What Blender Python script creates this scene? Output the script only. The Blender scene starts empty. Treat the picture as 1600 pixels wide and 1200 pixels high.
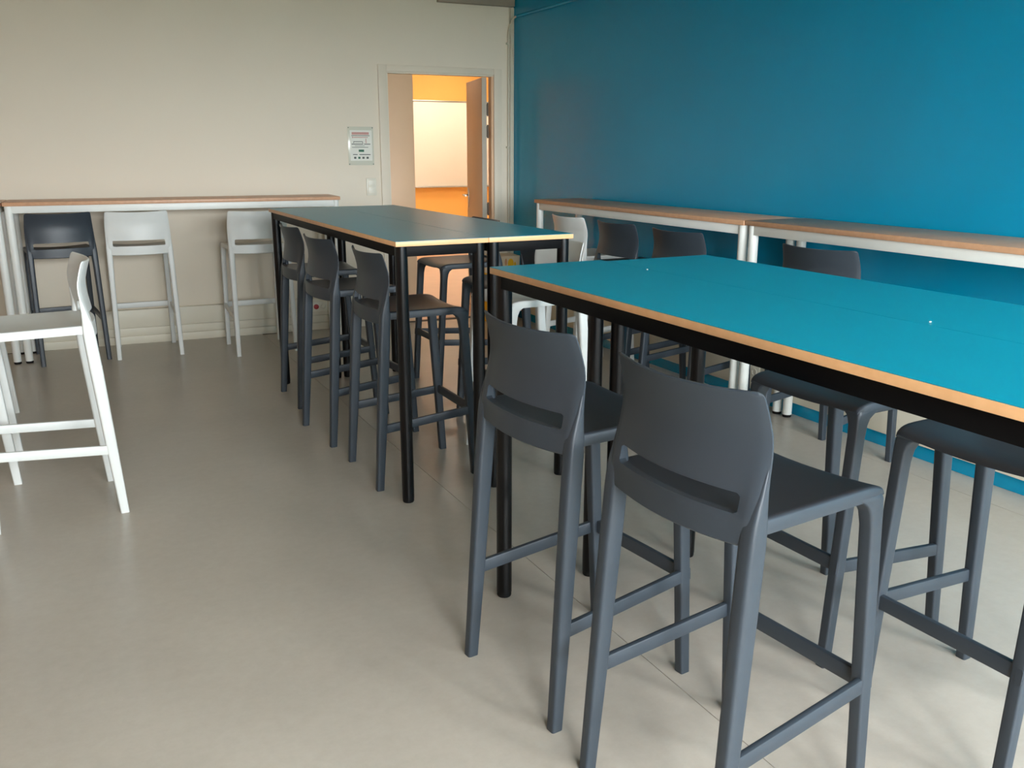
import bpy, bmesh, math, random
from mathutils import Vector, Matrix

random.seed(7)
scene = bpy.context.scene
COL = scene.collection

# ------------------------------------------------------------------ camera
F, YAW, PIT, ROL, CAM_H = 1379.99, 0.4733, 0.2587, 0.0018, 1.4449
cy, sy = math.cos(YAW), math.sin(YAW)
fw = Vector((sy * math.cos(PIT), cy * math.cos(PIT), -math.sin(PIT)))
r0 = Vector((cy, -sy, 0)); u0 = r0.cross(fw)
rt = r0 * math.cos(ROL) + u0 * math.sin(ROL)
up = u0 * math.cos(ROL) - r0 * math.sin(ROL)
cd = bpy.data.cameras.new('camera')
cd.sensor_width = 36.0
cd.lens = F * 36.0 / 1600.0
cd.clip_start = 0.02
cam = bpy.data.objects.new('camera', cd)
COL.objects.link(cam)
M = Matrix(((rt.x, up.x, -fw.x, 0), (rt.y, up.y, -fw.y, 0), (rt.z, up.z, -fw.z, CAM_H), (0, 0, 0, 1)))
cam.matrix_world = M
scene.camera = cam

# ------------------------------------------------------------------ world, light, exposure
world = bpy.data.worlds.new('overcast_sky')
scene.world = world
world.use_nodes = True
bg = world.node_tree.nodes['Background']
bg.inputs[0].default_value = (0.92, 0.97, 1.0, 1)
bg.inputs[1].default_value = 31.0
vs = scene.view_settings
vs.view_transform = 'Standard'
vs.look = 'None'
vs.gamma = 1.0
vs.use_curve_mapping = False
vs.exposure = 0.38
try:
    scene.cycles.use_denoising = True
    scene.cycles.max_bounces = 10
    scene.cycles.diffuse_bounces = 6
    scene.cycles.sample_clamp_indirect = 6.0
except Exception:
    pass

# windows in the wall behind the camera: (x0, x1, z0, z1)
REAR_Y = -1.6
WINDOWS = [(-0.30, 0.86, 0.85, 2.45), (1.02, 2.18, 0.85, 2.45), (2.34, 3.50, 0.85, 2.45)]
for i, (x0, x1, z0, z1) in enumerate(WINDOWS):
    ld = bpy.data.lights.new('window_portal', 'AREA')
    ld.shape = 'RECTANGLE'; ld.size = x1 - x0; ld.size_y = z1 - z0
    ld.cycles.is_portal = True
    lo = bpy.data.objects.new('window_portal', ld)
    COL.objects.link(lo)
    lo.location = ((x0 + x1) / 2, REAR_Y - 0.02, (z0 + z1) / 2)
    lo.rotation_euler = (math.radians(90), 0, 0)     # -Z axis -> +Y, into the room

# ------------------------------------------------------------------ materials
def s2l(c):
    return tuple((v / 12.92 if v <= 0.04045 else ((v + 0.055) / 1.055) ** 2.4) for v in [x / 255 for x in c])

def mat(name, rgb, rough=0.5, spec=0.5, var=0.04, vscale=8.0, bump=0.0, bscale=120.0, metal=0.0, coat=0.0):
    m = bpy.data.materials.new(name); m.use_nodes = True
    nt = m.node_tree; b = nt.nodes['Principled BSDF']
    c = s2l(rgb)
    tc = nt.nodes.new('ShaderNodeTexCoord')
    nz = nt.nodes.new('ShaderNodeTexNoise'); nz.inputs['Scale'].default_value = vscale; nz.inputs['Detail'].default_value = 4
    nt.links.new(tc.outputs['Object'], nz.inputs['Vector'])
    rp = nt.nodes.new('ShaderNodeValToRGB')
    rp.color_ramp.elements[0].position = 0.3; rp.color_ramp.elements[1].position = 0.7
    rp.color_ramp.elements[0].color = tuple(max(0, v * (1 - var)) for v in c) + (1,)
    rp.color_ramp.elements[1].color = tuple(min(1, v * (1 + var)) for v in c) + (1,)
    nt.links.new(nz.outputs['Fac'], rp.inputs['Fac'])
    nt.links.new(rp.outputs['Color'], b.inputs['Base Color'])
    b.inputs['Roughness'].default_value = rough
    b.inputs['Specular IOR Level'].default_value = spec
    b.inputs['Metallic'].default_value = metal
    b.inputs['Coat Weight'].default_value = coat
    if bump > 0:
        n2 = nt.nodes.new('ShaderNodeTexNoise'); n2.inputs['Scale'].default_value = bscale; n2.inputs['Detail'].default_value = 3
        nt.links.new(tc.outputs['Object'], n2.inputs['Vector'])
        bp = nt.nodes.new('ShaderNodeBump'); bp.inputs['Strength'].default_value = bump; bp.inputs['Distance'].default_value = 0.002
        nt.links.new(n2.outputs['Fac'], bp.inputs['Height'])
        nt.links.new(bp.outputs['Normal'], b.inputs['Normal'])
    return m

def wood(name, rgb, rgb2, rough=0.45, scale=6.0, stretch=(0.12, 1, 1)):
    m = bpy.data.materials.new(name); m.use_nodes = True
    nt = m.node_tree; b = nt.nodes['Principled BSDF']
    tc = nt.nodes.new('ShaderNodeTexCoord'); mp = nt.nodes.new('ShaderNodeMapping')
    mp.inputs['Scale'].default_value = tuple(scale * s for s in stretch)
    nz = nt.nodes.new('ShaderNodeTexNoise'); nz.inputs['Scale'].default_value = 6; nz.inputs['Detail'].default_value = 6
    nt.links.new(tc.outputs['Object'], mp.inputs['Vector']); nt.links.new(mp.outputs['Vector'], nz.inputs['Vector'])
    rp = nt.nodes.new('ShaderNodeValToRGB')
    rp.color_ramp.elements[0].position = 0.3; rp.color_ramp.elements[1].position = 0.7
    rp.color_ramp.elements[0].color = s2l(rgb) + (1,); rp.color_ramp.elements[1].color = s2l(rgb2) + (1,)
    nt.links.new(nz.outputs['Fac'], rp.inputs['Fac']); nt.links.new(rp.outputs['Color'], b.inputs['Base Color'])
    b.inputs['Roughness'].default_value = rough
    return m

def floor_mat():
    m = mat('vinyl_floor', (182, 174, 162), 0.36, 0.45, 0.05, 2.2)
    nt = m.node_tree; b = nt.nodes['Principled BSDF']
    tc = nt.nodes['Texture Coordinate']
    n3 = nt.nodes.new('ShaderNodeTexNoise'); n3.inputs['Scale'].default_value = 26; n3.inputs['Detail'].default_value = 8; n3.inputs['Roughness'].default_value = 0.7
    nt.links.new(tc.outputs['Object'], n3.inputs['Vector'])
    mx = nt.nodes.new('ShaderNodeMix'); mx.data_type = 'RGBA'; mx.blend_type = 'MULTIPLY'; mx.inputs['Factor'].default_value = 1.0
    rp2 = nt.nodes.new('ShaderNodeValToRGB')
    rp2.color_ramp.elements[0].position = 0.35; rp2.color_ramp.elements[1].position = 0.65
    rp2.color_ramp.elements[0].color = (0.93, 0.92, 0.91, 1); rp2.color_ramp.elements[1].color = (1, 1, 1, 1)
    nt.links.new(n3.outputs['Fac'], rp2.inputs['Fac'])
    src = b.inputs['Base Color'].links[0].from_socket
    nt.links.new(src, mx.inputs['A']); nt.links.new(rp2.outputs['Color'], mx.inputs['B'])
    nt.links.new(mx.outputs['Result'], b.inputs['Base Color'])
    mr = nt.nodes.new('ShaderNodeMapRange'); mr.inputs['To Min'].default_value = 0.275; mr.inputs['To Max'].default_value = 0.315
    nt.links.new(n3.outputs['Fac'], mr.inputs['Value']); nt.links.new(mr.outputs['Result'], b.inputs['Roughness'])
    return m

MT = dict(
    beige=mat('beige_paint', (224, 214, 196), 0.55, 0.3, 0.015, 1.5, 0.15, 160),
    blue=mat('blue_paint', (0, 142, 182), 0.20, 0.42, 0.03, 2.0, 0.12, 160),
    ceiling=mat('ceiling_white', (205, 200, 190), 0.8, 0.2, 0.02, 3),
    peach=mat('peach_paint', (214, 172, 146), 0.6, 0.3, 0.02, 2),
    floor=floor_mat(),
    seam=mat('floor_joint', (96, 90, 82), 0.7, 0.2),
    frame=mat('door_frame_paint', (222, 212, 194), 0.52, 0.3, 0.02, 4),
    doorleaf=mat('door_laminate', (226, 188, 152), 0.5, 0.4, 0.03, 3),
    doorgrey=mat('door_edge_grey', (176, 168, 152), 0.5, 0.4),
    orange=mat('orange_paint', (250, 186, 98), 0.6, 0.3, 0.02, 2),
    cream=mat('cream_paint', (240, 226, 198), 0.6, 0.3, 0.02, 2),
    board=mat('whiteboard_enamel', (246, 238, 222), 0.3, 0.5, 0.01, 2),
    floor2=mat('next_room_vinyl', (214, 186, 164), 0.45, 0.4, 0.04, 4),
    steel=mat('brushed_steel', (190, 188, 182), 0.3, 0.5, 0.03, 30, metal=1.0),
    darkmetal=mat('dark_hinge_metal', (92, 76, 58), 0.45, 0.5),
    blacksteel=mat('black_powder_steel', (5, 5, 6), 0.30, 0.35, 0.05, 20, 0.05, 300),
    blackmatte=mat('black_matte_steel', (5, 5, 6), 0.55, 0.12, 0.05, 20),
    doorleaf2=mat('open_door_laminate', (204, 188, 168), 0.5, 0.4, 0.03, 3),
    blackrub=mat('black_rubber', (18, 18, 18), 0.7, 0.3),
    whitesteel=mat('white_powder_steel', (232, 235, 230), 0.38, 0.5, 0.015, 12, 0.05, 300),
    teal=mat('teal_laminate', (6, 140, 164), 0.34, 0.5, 0.03, 5, 0.06, 400),
    edge=wood('beech_edge', (220, 168, 118), (228, 178, 128)),
    bartop=wood('beech_laminate', (197, 151, 116), (207, 161, 126), 0.4),
    dark=mat('anthracite_plastic', (50, 58, 66), 0.42, 0.5, 0.04, 10, 0.08, 500),
    white=mat('white_plastic', (221, 224, 221), 0.42, 0.5, 0.02, 10, 0.06, 500),
    offwhite=mat('offwhite_plastic', (226, 222, 206), 0.4, 0.5, 0.02, 10),
    trunk=mat('cream_trunking', (222, 216, 198), 0.45, 0.4, 0.02, 4),
    red=mat('red_plastic', (170, 28, 32), 0.4, 0.5),
    paper=mat('printed_sheet', (226, 226, 216), 0.5, 0.3, 0.01, 20),
    sleeve=mat('clear_acrylic_tint', (208, 208, 192), 0.18, 0.5, 0.01, 20),
    ink=mat('dark_print', (92, 96, 92), 0.6, 0.3),
    pinkink=mat('pink_print', (196, 150, 142), 0.6, 0.3),
    greenink=mat('green_print', (60, 110, 88), 0.6, 0.3),
    yellow=mat('yellow_card', (232, 176, 20), 0.55, 0.3),
    card=mat('cream_card', (226, 204, 172), 0.6, 0.3),
    pinkcard=mat('pink_card_print', (206, 150, 110), 0.6, 0.3),
    grass=mat('outdoor_ground', (120, 124, 112), 0.9, 0.1, 0.1, 0.5),
    conduit=mat('painted_conduit', (196, 190, 170), 0.45, 0.4),
    boxgrey=mat('grey_box_paint', (150, 140, 124), 0.6, 0.3),
    lampem=None,
)
lm = bpy.data.materials.new('fill_lamp_glow'); lm.use_nodes = True
_b = lm.node_tree.nodes['Principled BSDF']
_b.inputs['Emission Color'].default_value = (1, 0.90, 0.76, 1); _b.inputs['Emission Strength'].default_value = 15.0  # glow of the lamps added in the next room
MT['lampem'] = lm

# ------------------------------------------------------------------ mesh helpers
def link(o, parent=None):
    COL.objects.link(o)
    if parent is not None:
        o.parent = parent
    return o

def mesh_from(bm, name, m, smooth=True, angle=35):
    bmesh.ops.recalc_face_normals(bm, faces=bm.faces)
    me = bpy.data.meshes.new(name)
    bm.to_mesh(me); bm.free()
    if m is not None:
        me.materials.append(m)
    if smooth:
        for p in me.polygons:
            p.use_smooth = True
        me.set_sharp_from_angle(angle=math.radians(angle))
    return me

def obj(name, me, parent=None, loc=None, rotz=0.0):
    o = bpy.data.objects.new(name, me)
    if loc is not None:
        o.location = loc
    o.rotation_euler = (0, 0, rotz)
    return link(o, parent)

def box(bm, x0, x1, y0, y1, z0, z1, bev=0.0):
    vs_ = [bm.verts.new((x, y, z)) for x in (x0, x1) for y in (y0, y1) for z in (z0, z1)]
    idx = [(0, 1, 3, 2), (4, 6, 7, 5), (0, 4, 5, 1), (2, 3, 7, 6), (0, 2, 6, 4), (1, 5, 7, 3)]
    fs = [bm.faces.new([vs_[i] for i in f]) for f in idx]
    if bev > 0:
        es = list({e for f in fs for e in f.edges})
        bmesh.ops.bevel(bm, geom=es, offset=bev, segments=2, affect='EDGES', profile=0.5)

def box_mesh(name, dims, m, bev=0.0):
    bm = bmesh.new(); box(bm, *dims, bev=bev)
    return mesh_from(bm, name, m, smooth=bev > 0)

def loft(bm, rings, caps=True):
    R = [[bm.verts.new(p) for p in ring] for ring in rings]
    n = len(R[0])
    for a, b in zip(R, R[1:]):
        for i in range(n):
            bm.faces.new((a[i], a[(i + 1) % n], b[(i + 1) % n], b[i]))
    if caps:
        bm.faces.new(list(reversed(R[0]))); bm.faces.new(R[-1])

def rrect(c, ax, ay, ha, hb, rad, seg=2):
    """rounded rectangle of half sizes ha, hb along unit axes ax, ay about c"""
    rad = min(rad, ha * 0.98, hb * 0.98)
    pts = []
    for sx, sy_, a0 in ((1, 1, 0), (-1, 1, 90), (-1, -1, 180), (1, -1, 270)):
        for k in range(seg + 1):
            a = math.radians(a0 + 90 * k / seg)
            pts.append(c + ax * (sx * (ha - rad) + rad * math.cos(a)) + ay * (sy_ * (hb - rad) + rad * math.sin(a)))
    return pts

def tube(bm, path, rad, seg=10, caps=True):
    path = [Vector(p) for p in path]
    rings = []
    for i, p in enumerate(path):
        d = (path[min(i + 1, len(path) - 1)] - path[max(i - 1, 0)]).normalized()
        ref = Vector((0, 0, 1)) if abs(d.z) < 0.9 else Vector((1, 0, 0))
        a = d.cross(ref).normalized(); b = d.cross(a).normalized()
        r = rad[i] if isinstance(rad, (list, tuple)) else rad
        rings.append([p + (a * math.cos(t) + b * math.sin(t)) * r for t in [2 * math.pi * k / seg for k in range(seg)]])
    loft(bm, rings, caps)

def bar(bm, A, B, h, w, rad=0.004):
    """flat bar from A to B, h tall (world up), w thick"""
    A = Vector(A); B = Vector(B); d = (B - A).normalized()
    side = d.cross(Vector((0, 0, 1))).normalized(); upv = side.cross(d).normalized()
    loft(bm, [rrect(A, side, upv, w / 2, h / 2, rad), rrect(B, side, upv, w / 2, h / 2, rad)])

def tag(o, label=None, cat=None, group=None, kind=None):
    if label: o['label'] = label
    if cat: o['category'] = cat
    if group: o['group'] = group
    if kind: o['kind'] = kind
    return o

def empty(name, loc, rotz=0.0, label=None, cat=None, group=None):
    o = bpy.data.objects.new(name, None)
    o.empty_display_size = 0.1
    o.location = loc; o.rotation_euler = (0, 0, rotz)
    link(o)
    return tag(o, label, cat, group)

def struct(name, me, parent=None, loc=None, rotz=0.0):
    o = obj(name, me, parent, loc, rotz)
    o['kind'] = 'structure'
    return o

# ------------------------------------------------------------------ room shell
WY, TH = 7.277, -0.0621                # back wall line  y = WY + TH * x
PHI = math.atan(TH)
XR = 3.62                              # blue wall plane
XL = -3.6
ZC = 2.80
wy = lambda x: WY + TH * x
def wall_pt(x, off=0.0, z=0.0):        # point on the back wall, off = distance in front of it
    n = Vector((math.sin(PHI), -math.cos(PHI), 0))
    return Vector((x, wy(x), z)) + n * off
cphi = math.cos(PHI)

# floor: sub floor in the joint colour with vinyl sheets laid on it
fl = struct('floor', box_mesh('floor', (XL - .2, XR + .2, REAR_Y - .2, 7.6, -0.12, -0.004), MT['seam']))
sheet_edges = [XL - .2, -2.6, -0.6, 1.402, 3.40, XR + .2]
for a, b in zip(sheet_edges, sheet_edges[1:]):
    bm = bmesh.new(); box(bm, a + .0012, b - .0012, REAR_Y - .2, wy((a + b) / 2) + .02, -0.004, 0.0)
    obj('floor_sheet', mesh_from(bm, 'floor_sheet', MT['floor'], smooth=False), fl)

# back wall (local x runs along the wall from world x = 0)
DX0, DX1, DZ = 2.507 / cphi, 3.437 / cphi, 2.055
bm = bmesh.new()
box(bm, XL / cphi - .3, DX0, 0, 0.07, 0, ZC)
box(bm, DX0, DX1, 0, 0.07, DZ, ZC)
box(bm, DX1, XR / cphi + .15, 0, 0.07, 0, ZC)
wall_back = struct('wall_back', mesh_from(bm, 'wall_back', MT['beige'], smooth=False), None, (0, WY, 0), PHI)

bm = bmesh.new(); box(bm, XR, XR + .15, REAR_Y - .15, wy(XR) + .1, 0, ZC)
wall_right = struct('wall_right', mesh_from(bm, 'wall_right', MT['blue'], smooth=False))
bm = bmesh.new(); box(bm, XL - .15, XL, REAR_Y - .15, wy(XL) + .1, 0, ZC)
struct('wall_left', mesh_from(bm, 'wall_left', MT['peach'], smooth=False))
bm = bmesh.new(); box(bm, XL - .15, XR + .15, REAR_Y - .15, wy(XL) + .2, ZC, ZC + .12)
struct('ceiling', mesh_from(bm, 'ceiling', MT['ceiling'], smooth=False))

# wall behind the camera with its windows
bm = bmesh.new()
zlo, zhi = WINDOWS[0][2], WINDOWS[0][3]
box(bm, XL - .1, XR + .1, REAR_Y - .15, REAR_Y, 0, zlo)
box(bm, XL - .1, XR + .1, REAR_Y - .15, REAR_Y, zhi, ZC)
xs = [XL - .1] + [v for w in WINDOWS for v in w[:2]] + [XR + .1]
for a, b in zip(xs[0::2], xs[1::2]):
    box(bm, a, b, REAR_Y - .15, REAR_Y, zlo, zhi)
struct('wall_rear', mesh_from(bm, 'wall_rear', MT['beige'], smooth=False))
for i, (x0, x1, z0, z1) in enumerate(WINDOWS):
    bm = bmesh.new()
    t = .05; yy0, yy1 = REAR_Y - .11, REAR_Y - .05
    box(bm, x0, x0 + t, yy0, yy1, z0, z1); box(bm, x1 - t, x1, yy0, yy1, z0, z1)
    box(bm, x0, x1, yy0, yy1, z0, z0 + t); box(bm, x0, x1, yy0, yy1, z1 - t, z1)
    xm = (x0 + x1) / 2; box(bm, xm - .03, xm + .03, yy0, yy1, z0, z1)
    struct('window_%d' % (i + 1), mesh_from(bm, 'window_frame', MT['whitesteel'], smooth=False))
bm = bmesh.new(); box(bm, -60, 60, -80, REAR_Y - .3, -0.7, -0.5)
tag(obj('outdoor_ground', mesh_from(bm, 'outdoor_ground', MT['grass'], smooth=False)), kind='structure')

# skirtings and cable trunking along the two walls
LBW = XL / cphi
bm = bmesh.new(); box(bm, LBW, DX0 - .07, -0.012, 0, 0, 0.060, bev=.003)
struct('baseboard_back', mesh_from(bm, 'baseboard_back', MT['trunk']), None, (0, WY, 0), PHI)
bm = bmesh.new(); box(bm, LBW, DX0 - .10, -0.020, 0, 0.064, 0.125, bev=.003)
struct('trim_1', mesh_from(bm, 'trunking_low', MT['trunk']), None, (0, WY, 0), PHI)
bm = bmesh.new(); box(bm, LBW, DX0 - .10, -0.042, 0, 0.129, 0.268, bev=.005)
struct('trim_2', mesh_from(bm, 'trunking', MT['trunk']), None, (0, WY, 0), PHI)
bm = bmesh.new(); box(bm, XR - .014, XR, REAR_Y, wy(XR) - .02, 0, 0.072, bev=.003)
struct('baseboard_right', mesh_from(bm, 'baseboard_right', MT['blue']))
bm = bmesh.new(); box(bm, XR - .045, XR, REAR_Y, wy(XR) - .06, 0.076, 0.285, bev=.005)
struct('trim_3', mesh_from(bm, 'trunking_right', MT['trunk']))
# grey box forming a dark band at the head of the back wall, next to the corner
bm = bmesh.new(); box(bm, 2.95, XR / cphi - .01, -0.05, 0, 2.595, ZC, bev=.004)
struct('trim_4', mesh_from(bm, 'grey_box', MT['boxgrey']), None, (0, WY, 0), PHI)
# flat painted strip in the corner
bm = bmesh.new(); box(bm, 3.585 / cphi, XR / cphi - .001, -0.016, 0, 0, 2.59, bev=.002)
struct('trim_5', mesh_from(bm, 'corner_strip', MT['conduit']), None, (0, WY, 0), PHI)

# ------------------------------------------------------------------ doorway
bm = bmesh.new()
FW = .07
box(bm, DX0 - FW, DX0, -0.014, 0.0, 0, DZ + .05, bev=.003)
box(bm, DX1, DX1 + FW, -0.014, 0.0, 0, DZ + .05, bev=.003)
box(bm, DX0, DX1, -0.014, 0.0, DZ, DZ + .05, bev=.003)
box(bm, DX0 - .0, DX0 + .012, 0.0, 0.07, 0, DZ); box(bm, DX0, DX1, 0.0, 0.07, DZ - .012, DZ)
struct('trim_6', mesh_from(bm, 'door_frame', MT['frame']), None, (0, WY, 0), PHI)
bm = bmesh.new(); box(bm, DX0, DX1, 0.0, 0.07, -0.003, 0.004, bev=.001)
struct('trim_8', box_mesh('door_jamb', (DX1 - .021, DX1, 0.0, 0.07, 0, DZ - .012), MT['doorleaf'], .002), None, (0, WY, 0), PHI)
struct('trim_7', mesh_from(bm, 'threshold', MT['seam']), None, (0, WY, 0), PHI)
# narrow fixed leaf
d1 = struct('door_1', box_mesh('fixed_leaf', (DX0 + .012, 2.732 / cphi, 0.014, 0.054, 0.008, DZ - .014), MT['doorleaf'], .003), None, (0, WY, 0), PHI)
# open leaf, hinged on the right jamb and swung into the next room
hx, hy = 3.347, 7.108
LANG = math.atan2(.974, .225)
LW = .665
d2 = struct('door_2', box_mesh('open_leaf', (0, LW, -0.042, 0, 0.008, DZ - .016), MT['doorleaf2'], .002), None, (hx, hy, 0), LANG)
obj('leaf_edge_strip', box_mesh('leaf_edge_strip', (-.0025, 0, -0.041, -0.001, 0.01, DZ - .018), MT['doorgrey']), d2)
for side in (0.006, -0.048):
    bm = bmesh.new()
    s = 1 if side > 0 else -1
    yb = 0.0 if s > 0 else -0.042
    tube(bm, [(LW - .06, yb, 1.04), (LW - .06, yb + s * .045, 1.04), (LW - .065, yb + s * .052, 1.04), (LW - .18, yb + s * .052, 1.04)], .009, 10)
    hd = obj('handle', mesh_from(bm, 'handle', MT['steel']), d2)
    bm = bmesh.new(); box(bm, LW - .08, LW - .04, min(yb, yb + s * .006), max(yb, yb + s * .006), .93, 1.10, bev=.002)
    obj('back_plate', mesh_from(bm, 'back_plate', MT['steel']), hd)
for z in (1.78, 1.60, .95, .25):
    bm = bmesh.new()
    tube(bm, [(-.008, -.050, z - .055), (-.008, -.050, z + .055)], .008, 10)
    box(bm, -.010, .030, -.048, -.0422, z - .045, z + .045)
    obj('hinge', mesh_from(bm, 'hinge', MT['darkmetal']), d2)

# ------------------------------------------------------------------ next room seen through the doorway
NY0, NY1, NX0, NX1 = 7.3, 12.0, 1.2, 8.0
bm = bmesh.new()
v = [(NX0, wy(NX0) + .05), (NX1, wy(NX1) + .05), (NX1, NY1 + .1), (NX0, NY1 + .1)]
lo_ = [bm.verts.new((x, y, -0.003)) for x, y in v]; l2_ = [bm.verts.new((x, y, -0.1)) for x, y in v]
bm.faces.new(lo_); bm.faces.new(list(reversed(l2_)))
for i in range(4): bm.faces.new((lo_[i], l2_[i], l2_[(i + 1) % 4], lo_[(i + 1) % 4]))
struct('floor_next_room', mesh_from(bm, 'floor_next_room', MT['floor2'], smooth=False))
struct('wall_next_far', box_mesh('wall_next_far', (NX0, NX1, NY1, NY1 + .1, 0, ZC), MT['orange']))
struct('wall_next_left', box_mesh('wall_next_left', (NX0 - .1, NX0, 7.25, NY1 + .1, 0, ZC), MT['cream']))
struct('wall_next_right', box_mesh('wall_next_right', (NX1, NX1 + .1, 6.8, NY1 + .1, 0, ZC), MT['cream']))
struct('wall_next_near', box_mesh('wall_next_near', (XR / cphi + .15, NX1 + .2, 0.0, 0.07, 0, ZC), MT['cream']), None, (0, WY, 0), PHI)
bm = bmesh.new(); box(bm, NX0 - .1, NX1 + .1, 7.5, NY1 + .1, ZC, ZC + .1); box(bm, XR + .16, NX1 + .1, 6.7, 7.5, ZC, ZC + .1)
struct('ceiling_next_room', mesh_from(bm, 'ceiling_next_room', MT['ceiling'], smooth=False))
wb = empty('whiteboard', (5.2, NY1, 0.93), 0, 'large cream whiteboard on the orange wall beyond the doorway', 'whiteboard')
obj('panel', box_mesh('panel', (-1.6, 1.6, -.024, -.002, .02, 1.165), MT['board'], .002), wb)
for dims in ((-1.62, 1.62, -.03, -.001, 1.165, 1.185), (-1.62, 1.62, -.03, -.001, 0, .02), (-1.62, -1.6, -.03, -.001, .02, 1.165), (1.6, 1.62, -.03, -.001, .02, 1.165)):
    obj('frame_rail', box_mesh('frame_rail', dims, MT['steel'], .003), wb)
obj('pen_tray', box_mesh('pen_tray', (-1.5, 1.5, -.085, -.03, 0, .014), MT['steel'], .003), wb)
for k, (x, y) in enumerate(((4.6, 8.3), (3.4, 10.8), (5.4, 9.4), (5.0, 11.0), (6.9, 9.6))):  # added lamps, out of view, that brighten the next room
    lp = empty('fill_lamp', (x, y, ZC), 0, ['added unseen ceiling panel lamp above the inside of the doorway', 'added unseen ceiling panel lamp deep in the next room on the left',
               'added unseen ceiling panel lamp near the middle of the next room', 'added unseen ceiling panel lamp close to the whiteboard', 'added unseen ceiling panel lamp at the far right of the next room'][k], 'lamp', 'added panel lamps in the next room')
    obj('housing', box_mesh('housing', (-.31, .31, -.31, .31, -.05, -.001), MT['whitesteel'], .004), lp)
    obj('diffuser', box_mesh('diffuser', (-.29, .29, -.29, .29, -.056, -.0505), MT['lampem']), lp)

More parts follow.
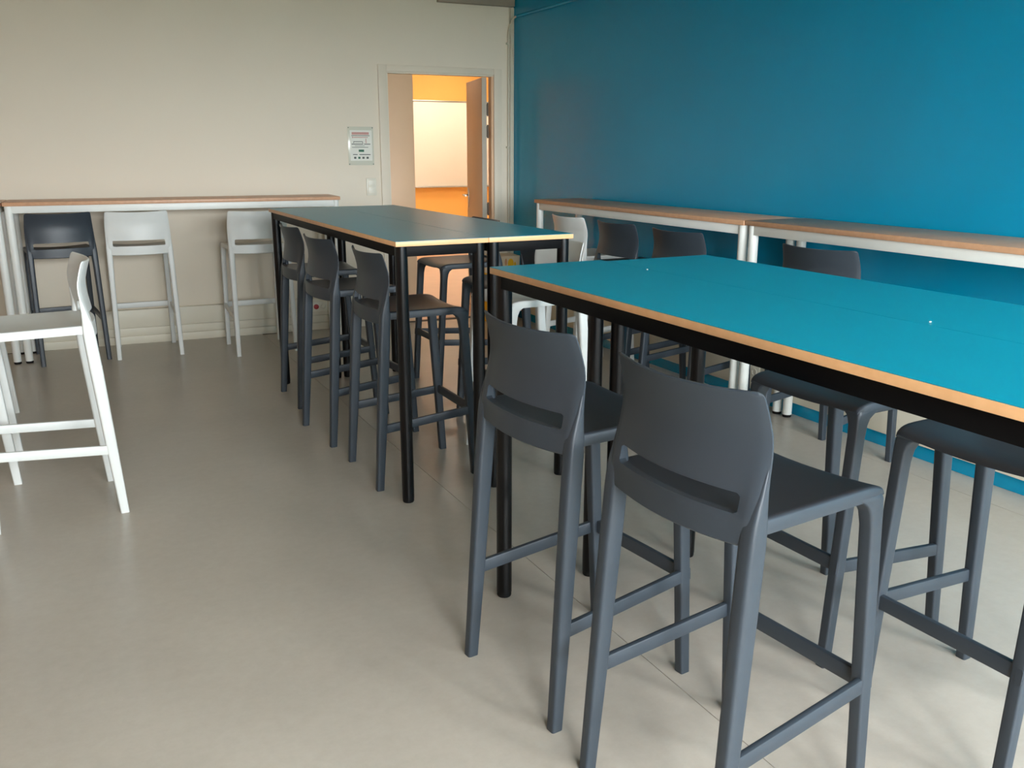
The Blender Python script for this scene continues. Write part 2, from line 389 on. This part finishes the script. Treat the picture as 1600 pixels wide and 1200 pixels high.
# ------------------------------------------------------------------ bar stool
def stool_meshes():
    P = {}
    X, Y = Vector((1, 0, 0)), Vector((0, 1, 0))
    # rear leg running up into the back upright (right side, u > 0)
    prof = [  # z, u, v, half u, half v, corner
        (0.000, .2100, -.010, .0150, .0165, .006),
        (0.270, .2060, .0095, .0165, .0205, .008),
        (0.600, .2010, .0320, .0185, .0235, .010),
        (0.735, .1985, .0415, .0195, .0225, .010),
        (0.775, .1985, .0440, .0185, .0205, .009),
        (0.800, .1992, .0465, .0165, .0165, .008),
        (0.840, .2025, .0525, .0110, .0095, .005),
        (0.885, .2060, .0600, .0055, .0045, .003),
    ]
    for nm, s in (('rl', -1), ('rr', 1)):
        bm = bmesh.new()
        loft(bm, [rrect(Vector((s * u, vv, z)), X, Y, hu, hv, c, 3) for z, u, vv, hu, hv, c in prof])
        P[nm] = mesh_from(bm, 'rear_leg', None, angle=40)
    pf = []
    for z, uo, vo, hu, hv, c in ((0, .2100, .4690, .0150, .0160, .005), (.31, .2095, .4510, .0160, .0180, .006), (.69, .2070, .4270, .0165, .0195, .006),
                                 (.722, .2065, .4255, .0175, .0215, .006), (.740, .2062, .4250, .0200, .0260, .007), (.750, .2060, .4245, .0235, .0330, .008),
                                 (.757, .2050, .4235, .0280, .0400, .010), (.765, .2020, .4200, .0300, .0400, .010)):
        pf.append((z, uo - hu, vo - hv, hu, hv, c))
    for nm, s in (('fl', -1), ('fr', 1)):
        bm = bmesh.new()
        loft(bm, [rrect(Vector((s * u, vv, z)), X, Y, hu, hv, c, 3) for z, u, vv, hu, hv, c in pf])
        P[nm] = mesh_from(bm, 'front_leg', None, angle=40)
    # back rest: one curved sheet (hollow towards the sitter) with the slot and the rear rail below it
    def interp(pts, z):
        if z <= pts[0][0]: return pts[0][1]
        for (z0, v0), (z1, v1) in zip(pts, pts[1:]):
            if z <= z1: return v0 + (v1 - v0) * (z - z0) / (z1 - z0)
        return pts[-1][1]
    VE = [(.733, .041), (.79, .045), (.83, .051), (.88, .0595), (.92, .0645), (.95, .063), (.985, .056), (1.03, .043)]
    HA = [(.733, .2080), (.765, .2120), (.79, .2145), (.83, .2140), (.88, .2125), (.92, .2110), (.96, .2085), (1.0, .2050), (1.03, .2020)]
    TE = [(.733, .0100), (.755, .0115), (.782, .0150), (.80, .0145), (.83, .0110), (.87, .0070), (.91, .0050), (1.03, .0045)]
    TC = [(.733, .0095), (.79, .0100), (.80, .0060), (.832, .0045), (1.03, .0045)]
    zs = [.733, .737, .745, .765, .782, .789, .793, .798, .8125, .827, .832, .837, .850, .870, .890, .910, .930, .950, .970, .990, 1.008, 1.018, 1.025, 1.030, 1.033]
    j0, j1 = zs.index(.793), zs.index(.832)
    zt, rc = 1.033, .012
    uf = [0, .16, .32, .48, .62, .735, .80, .86, .92, .965, 1.0]      # fraction of the half width
    cols = [-u for u in reversed(uf[1:])] + uf
    ci = [k for k, f in enumerate(cols) if abs(abs(f) - .80) < 1e-6]   # slot end columns
    def pt(f, z, off, row):
        a = interp(HA, z)
        if z > zt - rc:
            a -= rc - math.sqrt(max(0, rc * rc - (z - (zt - rc)) ** 2))
        ff = f
        if row in (j0, j1) and abs(abs(f) - .80) < 1e-6:
            ff = math.copysign(.765, f)
        u = ff * a
        q = u / .212
        k = max(0.0, 1 - q * q)
        sag = interp([(.733, .034), (.79, .036), (.83, .041), (1.03, .045)], z) * k
        e = max(0.0, min(1.0, (abs(ff) - .74) / .20)); e = e * e * (3 - 2 * e)
        th = interp(TC, z) * (1 - e) + interp(TE, z) * e
        if abs(f) > .999: th *= .35
        elif abs(f) > .96: th *= .78
        if row in (0, len(zs) - 1): th *= .5
        zz = z
        if z > .90: zz -= .007 * k * (z - .90) / .13                   # top edge dips in the middle
        if z < .76: zz -= .004 * k
        return (u, interp(VE, z) - sag + off * th, zz)
    bm = bmesh.new()
    gf = [[bm.verts.new(pt(f, z, 1, r)) for f in cols] for r, z in enumerate(zs)]
    gb = [[bm.verts.new(pt(f, z, -1, r)) for f in cols] for r, z in enumerate(zs)]
    nz, nc = len(zs), len(cols)
    hole = lambda jj, ii: j0 <= jj < j1 and ci[0] <= ii < ci[1]
    for jj in range(nz - 1):
        for ii in range(nc - 1):
            if hole(jj, ii): continue
            bm.faces.new((gf[jj][ii], gf[jj + 1][ii], gf[jj + 1][ii + 1], gf[jj][ii + 1]))
            bm.faces.new((gb[jj][ii], gb[jj][ii + 1], gb[jj + 1][ii + 1], gb[jj + 1][ii]))
    for ii in range(nc - 1):
        for jj in (0, nz - 1):
            bm.faces.new((gf[jj][ii], gf[jj][ii + 1], gb[jj][ii + 1], gb[jj][ii]))
        if ci[0] <= ii < ci[1]:
            for jj in (j0, j1):
                bm.faces.new((gf[jj][ii], gf[jj][ii + 1], gb[jj][ii + 1], gb[jj][ii]))
    for jj in range(nz - 1):
        for ii in (0, nc - 1):
            bm.faces.new((gf[jj][ii], gb[jj][ii], gb[jj + 1][ii], gf[jj + 1][ii]))
        if j0 <= jj < j1:
            for ii in ci:
                bm.faces.new((gf[jj][ii], gb[jj][ii], gb[jj + 1][ii], gf[jj + 1][ii]))
    P['back'] = mesh_from(bm, 'backrest', None, angle=48)
    # seat: dished slab with rolled front edge
    bm = bmesh.new()
    zr = .786
    vs_ = [.040, .055, .09, .15, .21, .27, .32, .355, .380, .395, .407, .416, .4225, .426]
    nu = 16
    def seat_z(u, v_):
        k = 1 - (u / .206) ** 2
        z = zr - .012 * k * max(0, min(1, (v_ - .02) / .10))
        if v_ > .36:                           # front roll
            tt = (v_ - .36) / .066
            z -= .022 * (1 - math.sqrt(max(0, 1 - tt * tt)))
        e = max(0, abs(u) - .196) / .010       # rounded side
        z -= .006 * (1 - math.sqrt(max(0, 1 - min(1, e) ** 2)))
        return z
    us = [-.206, -.2035, -.199, -.190, -.165, -.13, -.09, -.045, 0, .045, .09, .13, .165, .190, .199, .2035, .206]
    top, bot = [], []
    for v_ in vs_:
        bow = lambda u: -.036 * (1 - (u / .206) ** 2) if v_ < .05 else (-.030 * (1 - (u / .206) ** 2) if v_ < .06 else 0)
        cw = 1.0
        if v_ > .395:                          # rounded front corners
            cw = 1 - .025 * ((v_ - .395) / .031) ** 2
        top.append([bm.verts.new((u * cw, v_ + bow(u), seat_z(u, v_))) for u in us])
        bot.append([bm.verts.new((u * cw * .985, v_ + bow(u) - (.004 if v_ > .42 else 0), .752 + (.006 * (1 - (u / .206) ** 2)))) for u in us])
    for j in range(len(vs_) - 1):
        for i in range(len(us) - 1):
            bm.faces.new((top[j][i], top[j][i + 1], top[j + 1][i + 1], top[j + 1][i]))
            bm.faces.new((bot[j][i], bot[j + 1][i], bot[j + 1][i + 1], bot[j][i + 1]))
    for i in range(len(us) - 1):
        bm.faces.new((top[0][i], bot[0][i], bot[0][i + 1], top[0][i + 1]))
        bm.faces.new((top[-1][i], top[-1][i + 1], bot[-1][i + 1], bot[-1][i]))
    for j in range(len(vs_) - 1):
        bm.faces.new((top[j][0], top[j + 1][0], bot[j + 1][0], bot[j][0]))
        bm.faces.new((top[j][-1], bot[j][-1], bot[j + 1][-1], top[j + 1][-1]))
    P['seat'] = mesh_from(bm, 'seat', None, angle=42)
    # stretchers and foot rest
    for nm, s in (('sl', -1), ('sr', 1)):
        bm = bmesh.new()
        bar(bm, (s * .212, .000, .2735), (s * .199, .452, .311), .038, .016, .004)
        P[nm] = mesh_from(bm, 'stretcher', None, angle=40)
    bm = bmesh.new()
    bar(bm, (-.190, .436, .313), (.190, .436, .313), .040, .017, .004)
    P['foot'] = mesh_from(bm, 'footrest', None, angle=40)
    return P

SM = stool_meshes()
SM_W = {}
for k, me in SM.items():
    w = me.copy(); w.materials.append(MT['white']); SM_W[k] = w
    me.materials.append(MT['dark'])
STOOL_PARTS = [('seat', 'seat'), ('backrest', 'back'), ('leg', 'rl'), ('leg', 'rr'), ('leg', 'fl'), ('leg', 'fr'),
               ('stretcher', 'sl'), ('stretcher', 'sr'), ('footrest', 'foot')]
def stool(x, y, r, colour, label):
    """r in radians; the sitter looks along (-sin r, cos r)"""
    src = SM if colour == 'dark' else SM_W
    root = empty('bar_stool', (x, y, 0), r, label, 'bar stool',
                 'anthracite plastic bar stools' if colour == 'dark' else 'white plastic bar stools')
    for nm, k in STOOL_PARTS:
        obj(nm, src[k], root)
    return root

D = math.radians
STOOLS = [
    # near table, camera side
    (1.024, 1.332, -1.4775, 'dark', 'anthracite bar stool in the foreground, closest to the viewer, seen from behind'),
    (0.9875, 1.919, -1.4627, 'dark', 'anthracite bar stool at the far left corner of the near teal table'),
    # near table, far side
    (2.288, 1.822, D(91.9), 'dark', 'anthracite bar stool across the near table, directly beyond the foreground stool'),
    (2.242, 1.245, D(92), 'dark', 'anthracite bar stool across the near table at the right edge of the picture'),
    # far table, left side
    (1.157, 5.128, D(-90), 'dark', 'anthracite bar stool at the far end of the left side of the far table'),
    (1.118, 4.378, D(-85.6), 'dark', 'anthracite bar stool in the middle of the three on the left of the far table'),
    (1.152, 3.707, D(-90.4), 'dark', 'anthracite bar stool on the left of the far table nearest its front corner'),
    # far table, right side
    (2.455, 5.09, D(90), 'dark', 'anthracite bar stool behind the far table in front of the doorway'),
    (2.36, 4.175, D(90), 'dark', 'anthracite bar stool behind the middle of the far table'),
    (2.205, 3.715, D(91), 'white', 'white bar stool half hidden behind the front end of the far table'),
    # bar along the back wall
    (0.032, 6.757, D(6), 'dark', 'anthracite bar stool at the wall bar beside its white left legs'),
    (0.5155, 6.7191, -0.0267, 'white', 'white bar stool at the wall bar next to the anthracite one'),
    (1.2919, 6.4581, 0.0158, 'white', 'white bar stool at the wall bar right beside the far table corner'),
    # left edge
    (0.1011, 3.9532, 1.6335, 'white', 'white bar stool seen from the side at the left edge of the picture'),
    (-0.286, 4.51, D(90), 'white', 'white bar stool cut off at the left edge showing a pair of legs'),
    (-0.322, 5.35, D(90), 'white', 'white bar stool at the left edge showing only one leg, farthest of that row'),
    # bar along the blue wall
    (2.965, 5.07, D(-90), 'white', 'white bar stool at the bar along the blue wall'),
    (2.955, 4.49, D(-90), 'dark', 'anthracite bar stool at the blue wall bar beside the white stool'),
    (2.945, 3.88, D(-86), 'dark', 'anthracite bar stool at the blue wall bar, third from the corner'),
    (2.98, 2.897, D(-84), 'dark', 'anthracite bar stool with only its back top showing beyond the near table'),
]
for a in STOOLS:
    stool(*a)

# ------------------------------------------------------------------ high tables and wall bars
TL, TW, TIN, TR = 2.268, 0.4015, 0.033, 0.0255
def table(cx, cy_, rot, H, style, label, name, cat, group, tl=TL):
    """long axis along local y"""
    root = empty(name, (cx, cy_, 0), rot, label, cat, group)
    hx_, hy_ = TW / 2, tl / 2
    am = MT['blackmatte'] if style == 'teal' else MT['whitesteel']
    fm = MT['blacksteel'] if style == 'teal' else MT['whitesteel']
    slab = 0.0205 if style == 'teal' else 0.025
    if style == 'teal':
        tp = obj('tabletop', box_mesh('tabletop', (-hx_, hx_, -hy_, hy_, H - slab, H - .0012), MT['edge'], .0015), root)
        obj('laminate', box_mesh('laminate', (-hx_ + .0003, hx_ - .0003, -hy_ + .0003, hy_ - .0003, H - .0012, H), MT['teal']), tp)
    else:
        obj('tabletop', box_mesh('tabletop', (-hx_, hx_, -hy_, hy_, H - slab, H), MT['bartop'], .003), root)
    za, zb_ = H - slab - .0415, H - slab
    if style != 'teal': za = H - slab - .048
    lx, ly = hx_ - TIN, hy_ - TIN
    for s in (-1, 1):
        obj('apron_rail', box_mesh('apron_rail', (s * (lx + .006) - .0125, s * (lx + .006) + .0125, -ly, ly, za, zb_), am, .002), root)
        obj('apron_rail', box_mesh('apron_rail', (-lx, lx, s * (ly + .006) - .0125, s * (ly + .006) + .0125, za, zb_), am, .002), root)
    for sx in (-1, 1):
        for sy_ in (-1, 1):
            bm = bmesh.new()
            tube(bm, [(sx * lx, sy_ * ly, .016), (sx * lx, sy_ * ly, zb_ - .001)], TR, 20)
            lg = obj('leg', mesh_from(bm, 'leg', fm), root)
            bm = bmesh.new()
            tube(bm, [(sx * lx, sy_ * ly, 0), (sx * lx, sy_ * ly, .004), (sx * lx, sy_ * ly, .0158)], [.022, .024, .024], 16)
            obj('glide_foot', mesh_from(bm, 'glide_foot', MT['blackrub']), lg)
    return root

FX, FY0, FY1 = 1.1738, 3.2866, 5.5555
G1, G2 = 'teal topped high tables', 'wood topped wall bars'
fcy = (FY0 + FY1) / 2
table(FX + TW / 2, fcy, 0, 1.10, 'teal', 'long narrow teal high table of the far pair, left half beside three stools', 'high_table', 'table', G1)
table(FX + TW * 1.5 + .002, fcy, 0, 1.10, 'teal', 'long narrow teal high table of the far pair, right half nearer the blue wall', 'high_table', 'table', G1)
NX, NYE = 1.1704, 2.4374
table(NX + TW / 2, NYE - TL / 2, 0, 1.10, 'teal', 'teal high table in the foreground, half with the foreground stools pushed up to it', 'high_table', 'table', G1)
table(NX + TW * 1.5 + .0006, NYE - TL / 2 - .035, D(0), 1.10, 'teal', 'teal high table in the foreground, half on the blue wall side', 'high_table', 'table', G1)
# bar on the back wall (long axis along the wall)
def back_bar(xa, xb, label):
    c = wall_pt((xa + xb) / 2, .012 + .02 + TW / 2)
    return table(c.x, c.y, PHI + D(90), 1.102, 'white', label, 'wall_bar', 'bar table', G2)
back_bar(-0.268, 1.992, 'white framed wood topped bar along the beige wall')
back_bar(-0.268 - TL - .008, -0.276, 'white framed wood topped bar cut off by the left edge of the picture')
BX = 3.17 + TW / 2
table(BX, 3.57 + TL / 2, 0, 1.096, 'white', 'white framed wood topped bar on the blue wall nearer the doorway', 'wall_bar', 'bar table', G2)
table(BX + .004, 3.562 - TL / 2, 0, 1.098, 'white', 'white framed wood topped bar on the blue wall cut off by the right edge', 'wall_bar', 'bar table', G2)

# ------------------------------------------------------------------ things on the walls
# notice in an acrylic sleeve
nt_ = empty('wall_notice', wall_pt(2.278, 0, 1.326), PHI, 'printed notice sheet screwed to the beige wall left of the doorway', 'notice')
obj('backing', box_mesh('backing', (-.105, .105, -.004, -.0005, 0, .300), MT['sleeve'], .001), nt_)
pp = obj('sheet', box_mesh('sheet', (-.088, .092, -.0048, -.0041, .035, .272), MT['paper']), nt_)
def mark(x0, x1, z0, z1, m, nm='print_line'):
    obj(nm, box_mesh(nm, (x0, x1, -.0054, -.0049, z0, z1), MT[m]), pp)
mark(-.072, .068, .238, .258, 'pinkink', 'print_band')
mark(-.075, .074, .228, .233, 'ink')
mark(-.060, .060, .214, .220, 'pinkink'); mark(-.070, -.062, .212, .224, 'pinkink')
mark(.040, .046, .172, .208, 'pinkink'); mark(-.060, .015, .182, .187, 'ink')
mark(-.060, -.056, .172, .182, 'ink'); mark(.012, .017, .172, .182, 'ink')
mark(-.076, .018, .162, .168, 'ink'); mark(.026, .078, .162, .168, 'ink')
mark(-.074, .060, .138, .142, 'ink'); mark(-.05, .03, .150, .153, 'ink')
mark(-.020, .024, .104, .122, 'greenink', 'print_symbol')
mark(-.068, -.030, .080, .086, 'ink'); mark(-.016, .076, .080, .086, 'ink')
for i in range(4):
    mark(-.060 + i * .034, -.042 + i * .034, .050, .066, 'ink' if i != 1 else 'greenink', 'print_symbol')
for sx in (-.098, .098):
    for sz in (.008, .292):
        bm = bmesh.new(); tube(bm, [(sx, -.0041, sz), (sx, -.0065, sz)], .004, 10)
        obj('screw', mesh_from(bm, 'screw', MT['ink']), nt_)
# light switch
sw = empty('light_switch', wall_pt(2.351, 0, 1.085), PHI, 'off white double rocker light switch beside the doorway', 'light switch')
obj('plate', box_mesh('plate', (-.041, .041, -.010, -.0005, 0, .137), MT['offwhite'], .003), sw)
for z0 in (.012, .071):
    obj('rocker', box_mesh('rocker', (-.029, .029, -.0145, -.0101, z0, z0 + .054), MT['offwhite'], .002), sw)

# sockets in the trunking
def socket(loc, rot, label):
    s = empty('power_socket', loc, rot, label, 'socket', 'sockets in the wall trunking')
    obj('plate', box_mesh('plate', (-.14, .06, -.006, -.0005, -.034, .046), MT['offwhite'], .002), s)
    for x, m in ((-.10, 'offwhite'), (.02, 'offwhite'), (-.04, 'red')):
        bm = bmesh.new()
        n = 20
        rings = []
        for r_, y_ in ((.021, -.0061), (.021, -.010), (.017, -.0105), (.015, -.0065)):
            rings.append([Vector((x + r_ * math.cos(2 * math.pi * k / n), y_, .006 + r_ * math.sin(2 * math.pi * k / n))) for k in range(n)])
        loft(bm, rings)
        obj('outlet', mesh_from(bm, 'outlet', MT[m]), s)
    return s
socket(wall_pt(1.88, .0425, .195), PHI, 'red and white power socket in the trunking below the beige wall')
socket((XR - .0455, 3.86, .18), D(-90), 'red and white power socket in the trunking of the blue wall')

# conduits in the corner
def arc_path():
    pts = [wall_pt(3.568, .013, 0.0), wall_pt(3.568, .013, 2.36)]
    for k in range(1, 9):
        a = math.pi / 2 * k / 8
        q = wall_pt(3.568 + .036 * (1 - math.cos(a)), .013 + .10 * (1 - math.cos(a)) , 2.36 + .155 * math.sin(a))
        pts.append(q)
    return pts
cp = arc_path()
bm = bmesh.new(); tube(bm, cp, .0075, 10)
cn = tag(obj('conduit', mesh_from(bm, 'conduit', MT['conduit'])), 'thin painted conduit rising along the beige wall beside the corner', 'conduit')
for z in (.45, 1.47, 2.31):
    a = wall_pt(3.568, .013, z)
    bm = bmesh.new(); box(bm, a.x - .018, a.x + .011, a.y - .011, a.y + .013, z - .008, z + .008, bev=.002)
    obj('clip', mesh_from(bm, 'clip', MT['conduit']), cn)
last = cp[-1]
bm = bmesh.new(); tube(bm, [last + Vector((0, .004, 0)), (XR - .012, last.y - .06, 2.518), (XR - .012, REAR_Y + .05, 2.53)], .011, 10)
tag(obj('wall_conduit', mesh_from(bm, 'wall_conduit', MT['blue'])), 'blue painted conduit running along the top of the blue wall', 'conduit')
bm = bmesh.new()
tube(bm, [wall_pt(3.576, .008, 2.60), wall_pt(3.577, .010, 2.50), wall_pt(3.582, .018, 2.40), wall_pt(3.590, .021, 2.33), wall_pt(3.602, .021, 2.25), wall_pt(3.612, .020, 2.14)], .003, 8)
tag(obj('loose_cable', mesh_from(bm, 'loose_cable', MT['conduit'])), 'thin loose cable hanging in the corner next to the conduit', 'cable')

# recycling carton standing by the corner
bx = empty('recycling_carton', (3.40, 6.92, 0), PHI, 'yellow carton with a printed cream band standing right of the doorway', 'carton')
bm = bmesh.new()
loft(bm, [rrect(Vector((0, 0, z)), Vector((1, 0, 0)), Vector((0, 1, 0)), w_, .115, .008) for z, w_ in ((0, .135), (.43, .155))])
obj('body', mesh_from(bm, 'body', MT['yellow']), bx)
bm = bmesh.new()
loft(bm, [rrect(Vector((0, 0, z)), Vector((1, 0, 0)), Vector((0, 1, 0)), w_, .118, .008) for z, w_ in ((.43, .158), (.565, .164))])
bd = obj('printed_band', mesh_from(bm, 'printed_band', MT['card']), bx)
def blob(x, z, rx, rz, m):
    bm = bmesh.new(); n = 12
    rings = [[Vector((x + rx * f * math.cos(2 * math.pi * k / n), y_, z + rz * f * math.sin(2 * math.pi * k / n))) for k in range(n)] for y_, f in ((-.117, 1), (-.1195, .9))]
    loft(bm, rings); obj('print_shape', mesh_from(bm, 'print_shape', MT[m]), bd)
blob(.075, .500, .030, .045, 'yellow'); blob(.030, .515, .012, .032, 'pinkcard'); blob(-.05, .50, .03, .03, 'pinkcard'); blob(.115, .49, .010, .026, 'yellow')

# crumbs on the near table
def crumb(x, y, label):
    bm = bmesh.new(); bmesh.ops.create_icosphere(bm, subdivisions=1, radius=.003)
    for v_ in bm.verts: v_.co = Vector((v_.co.x * random.uniform(.7, 1.3), v_.co.y * random.uniform(.7, 1.3), v_.co.z * .5))
    tag(obj('paper_crumb', mesh_from(bm, 'paper_crumb', MT['paper']), None, (x, y, 1.1016)), label, 'crumb')
crumb(1.562, 2.165, 'tiny white paper crumb near the far end of the foreground table')
crumb(1.60, 1.215, 'tiny white paper crumb on the right part of the foreground table')
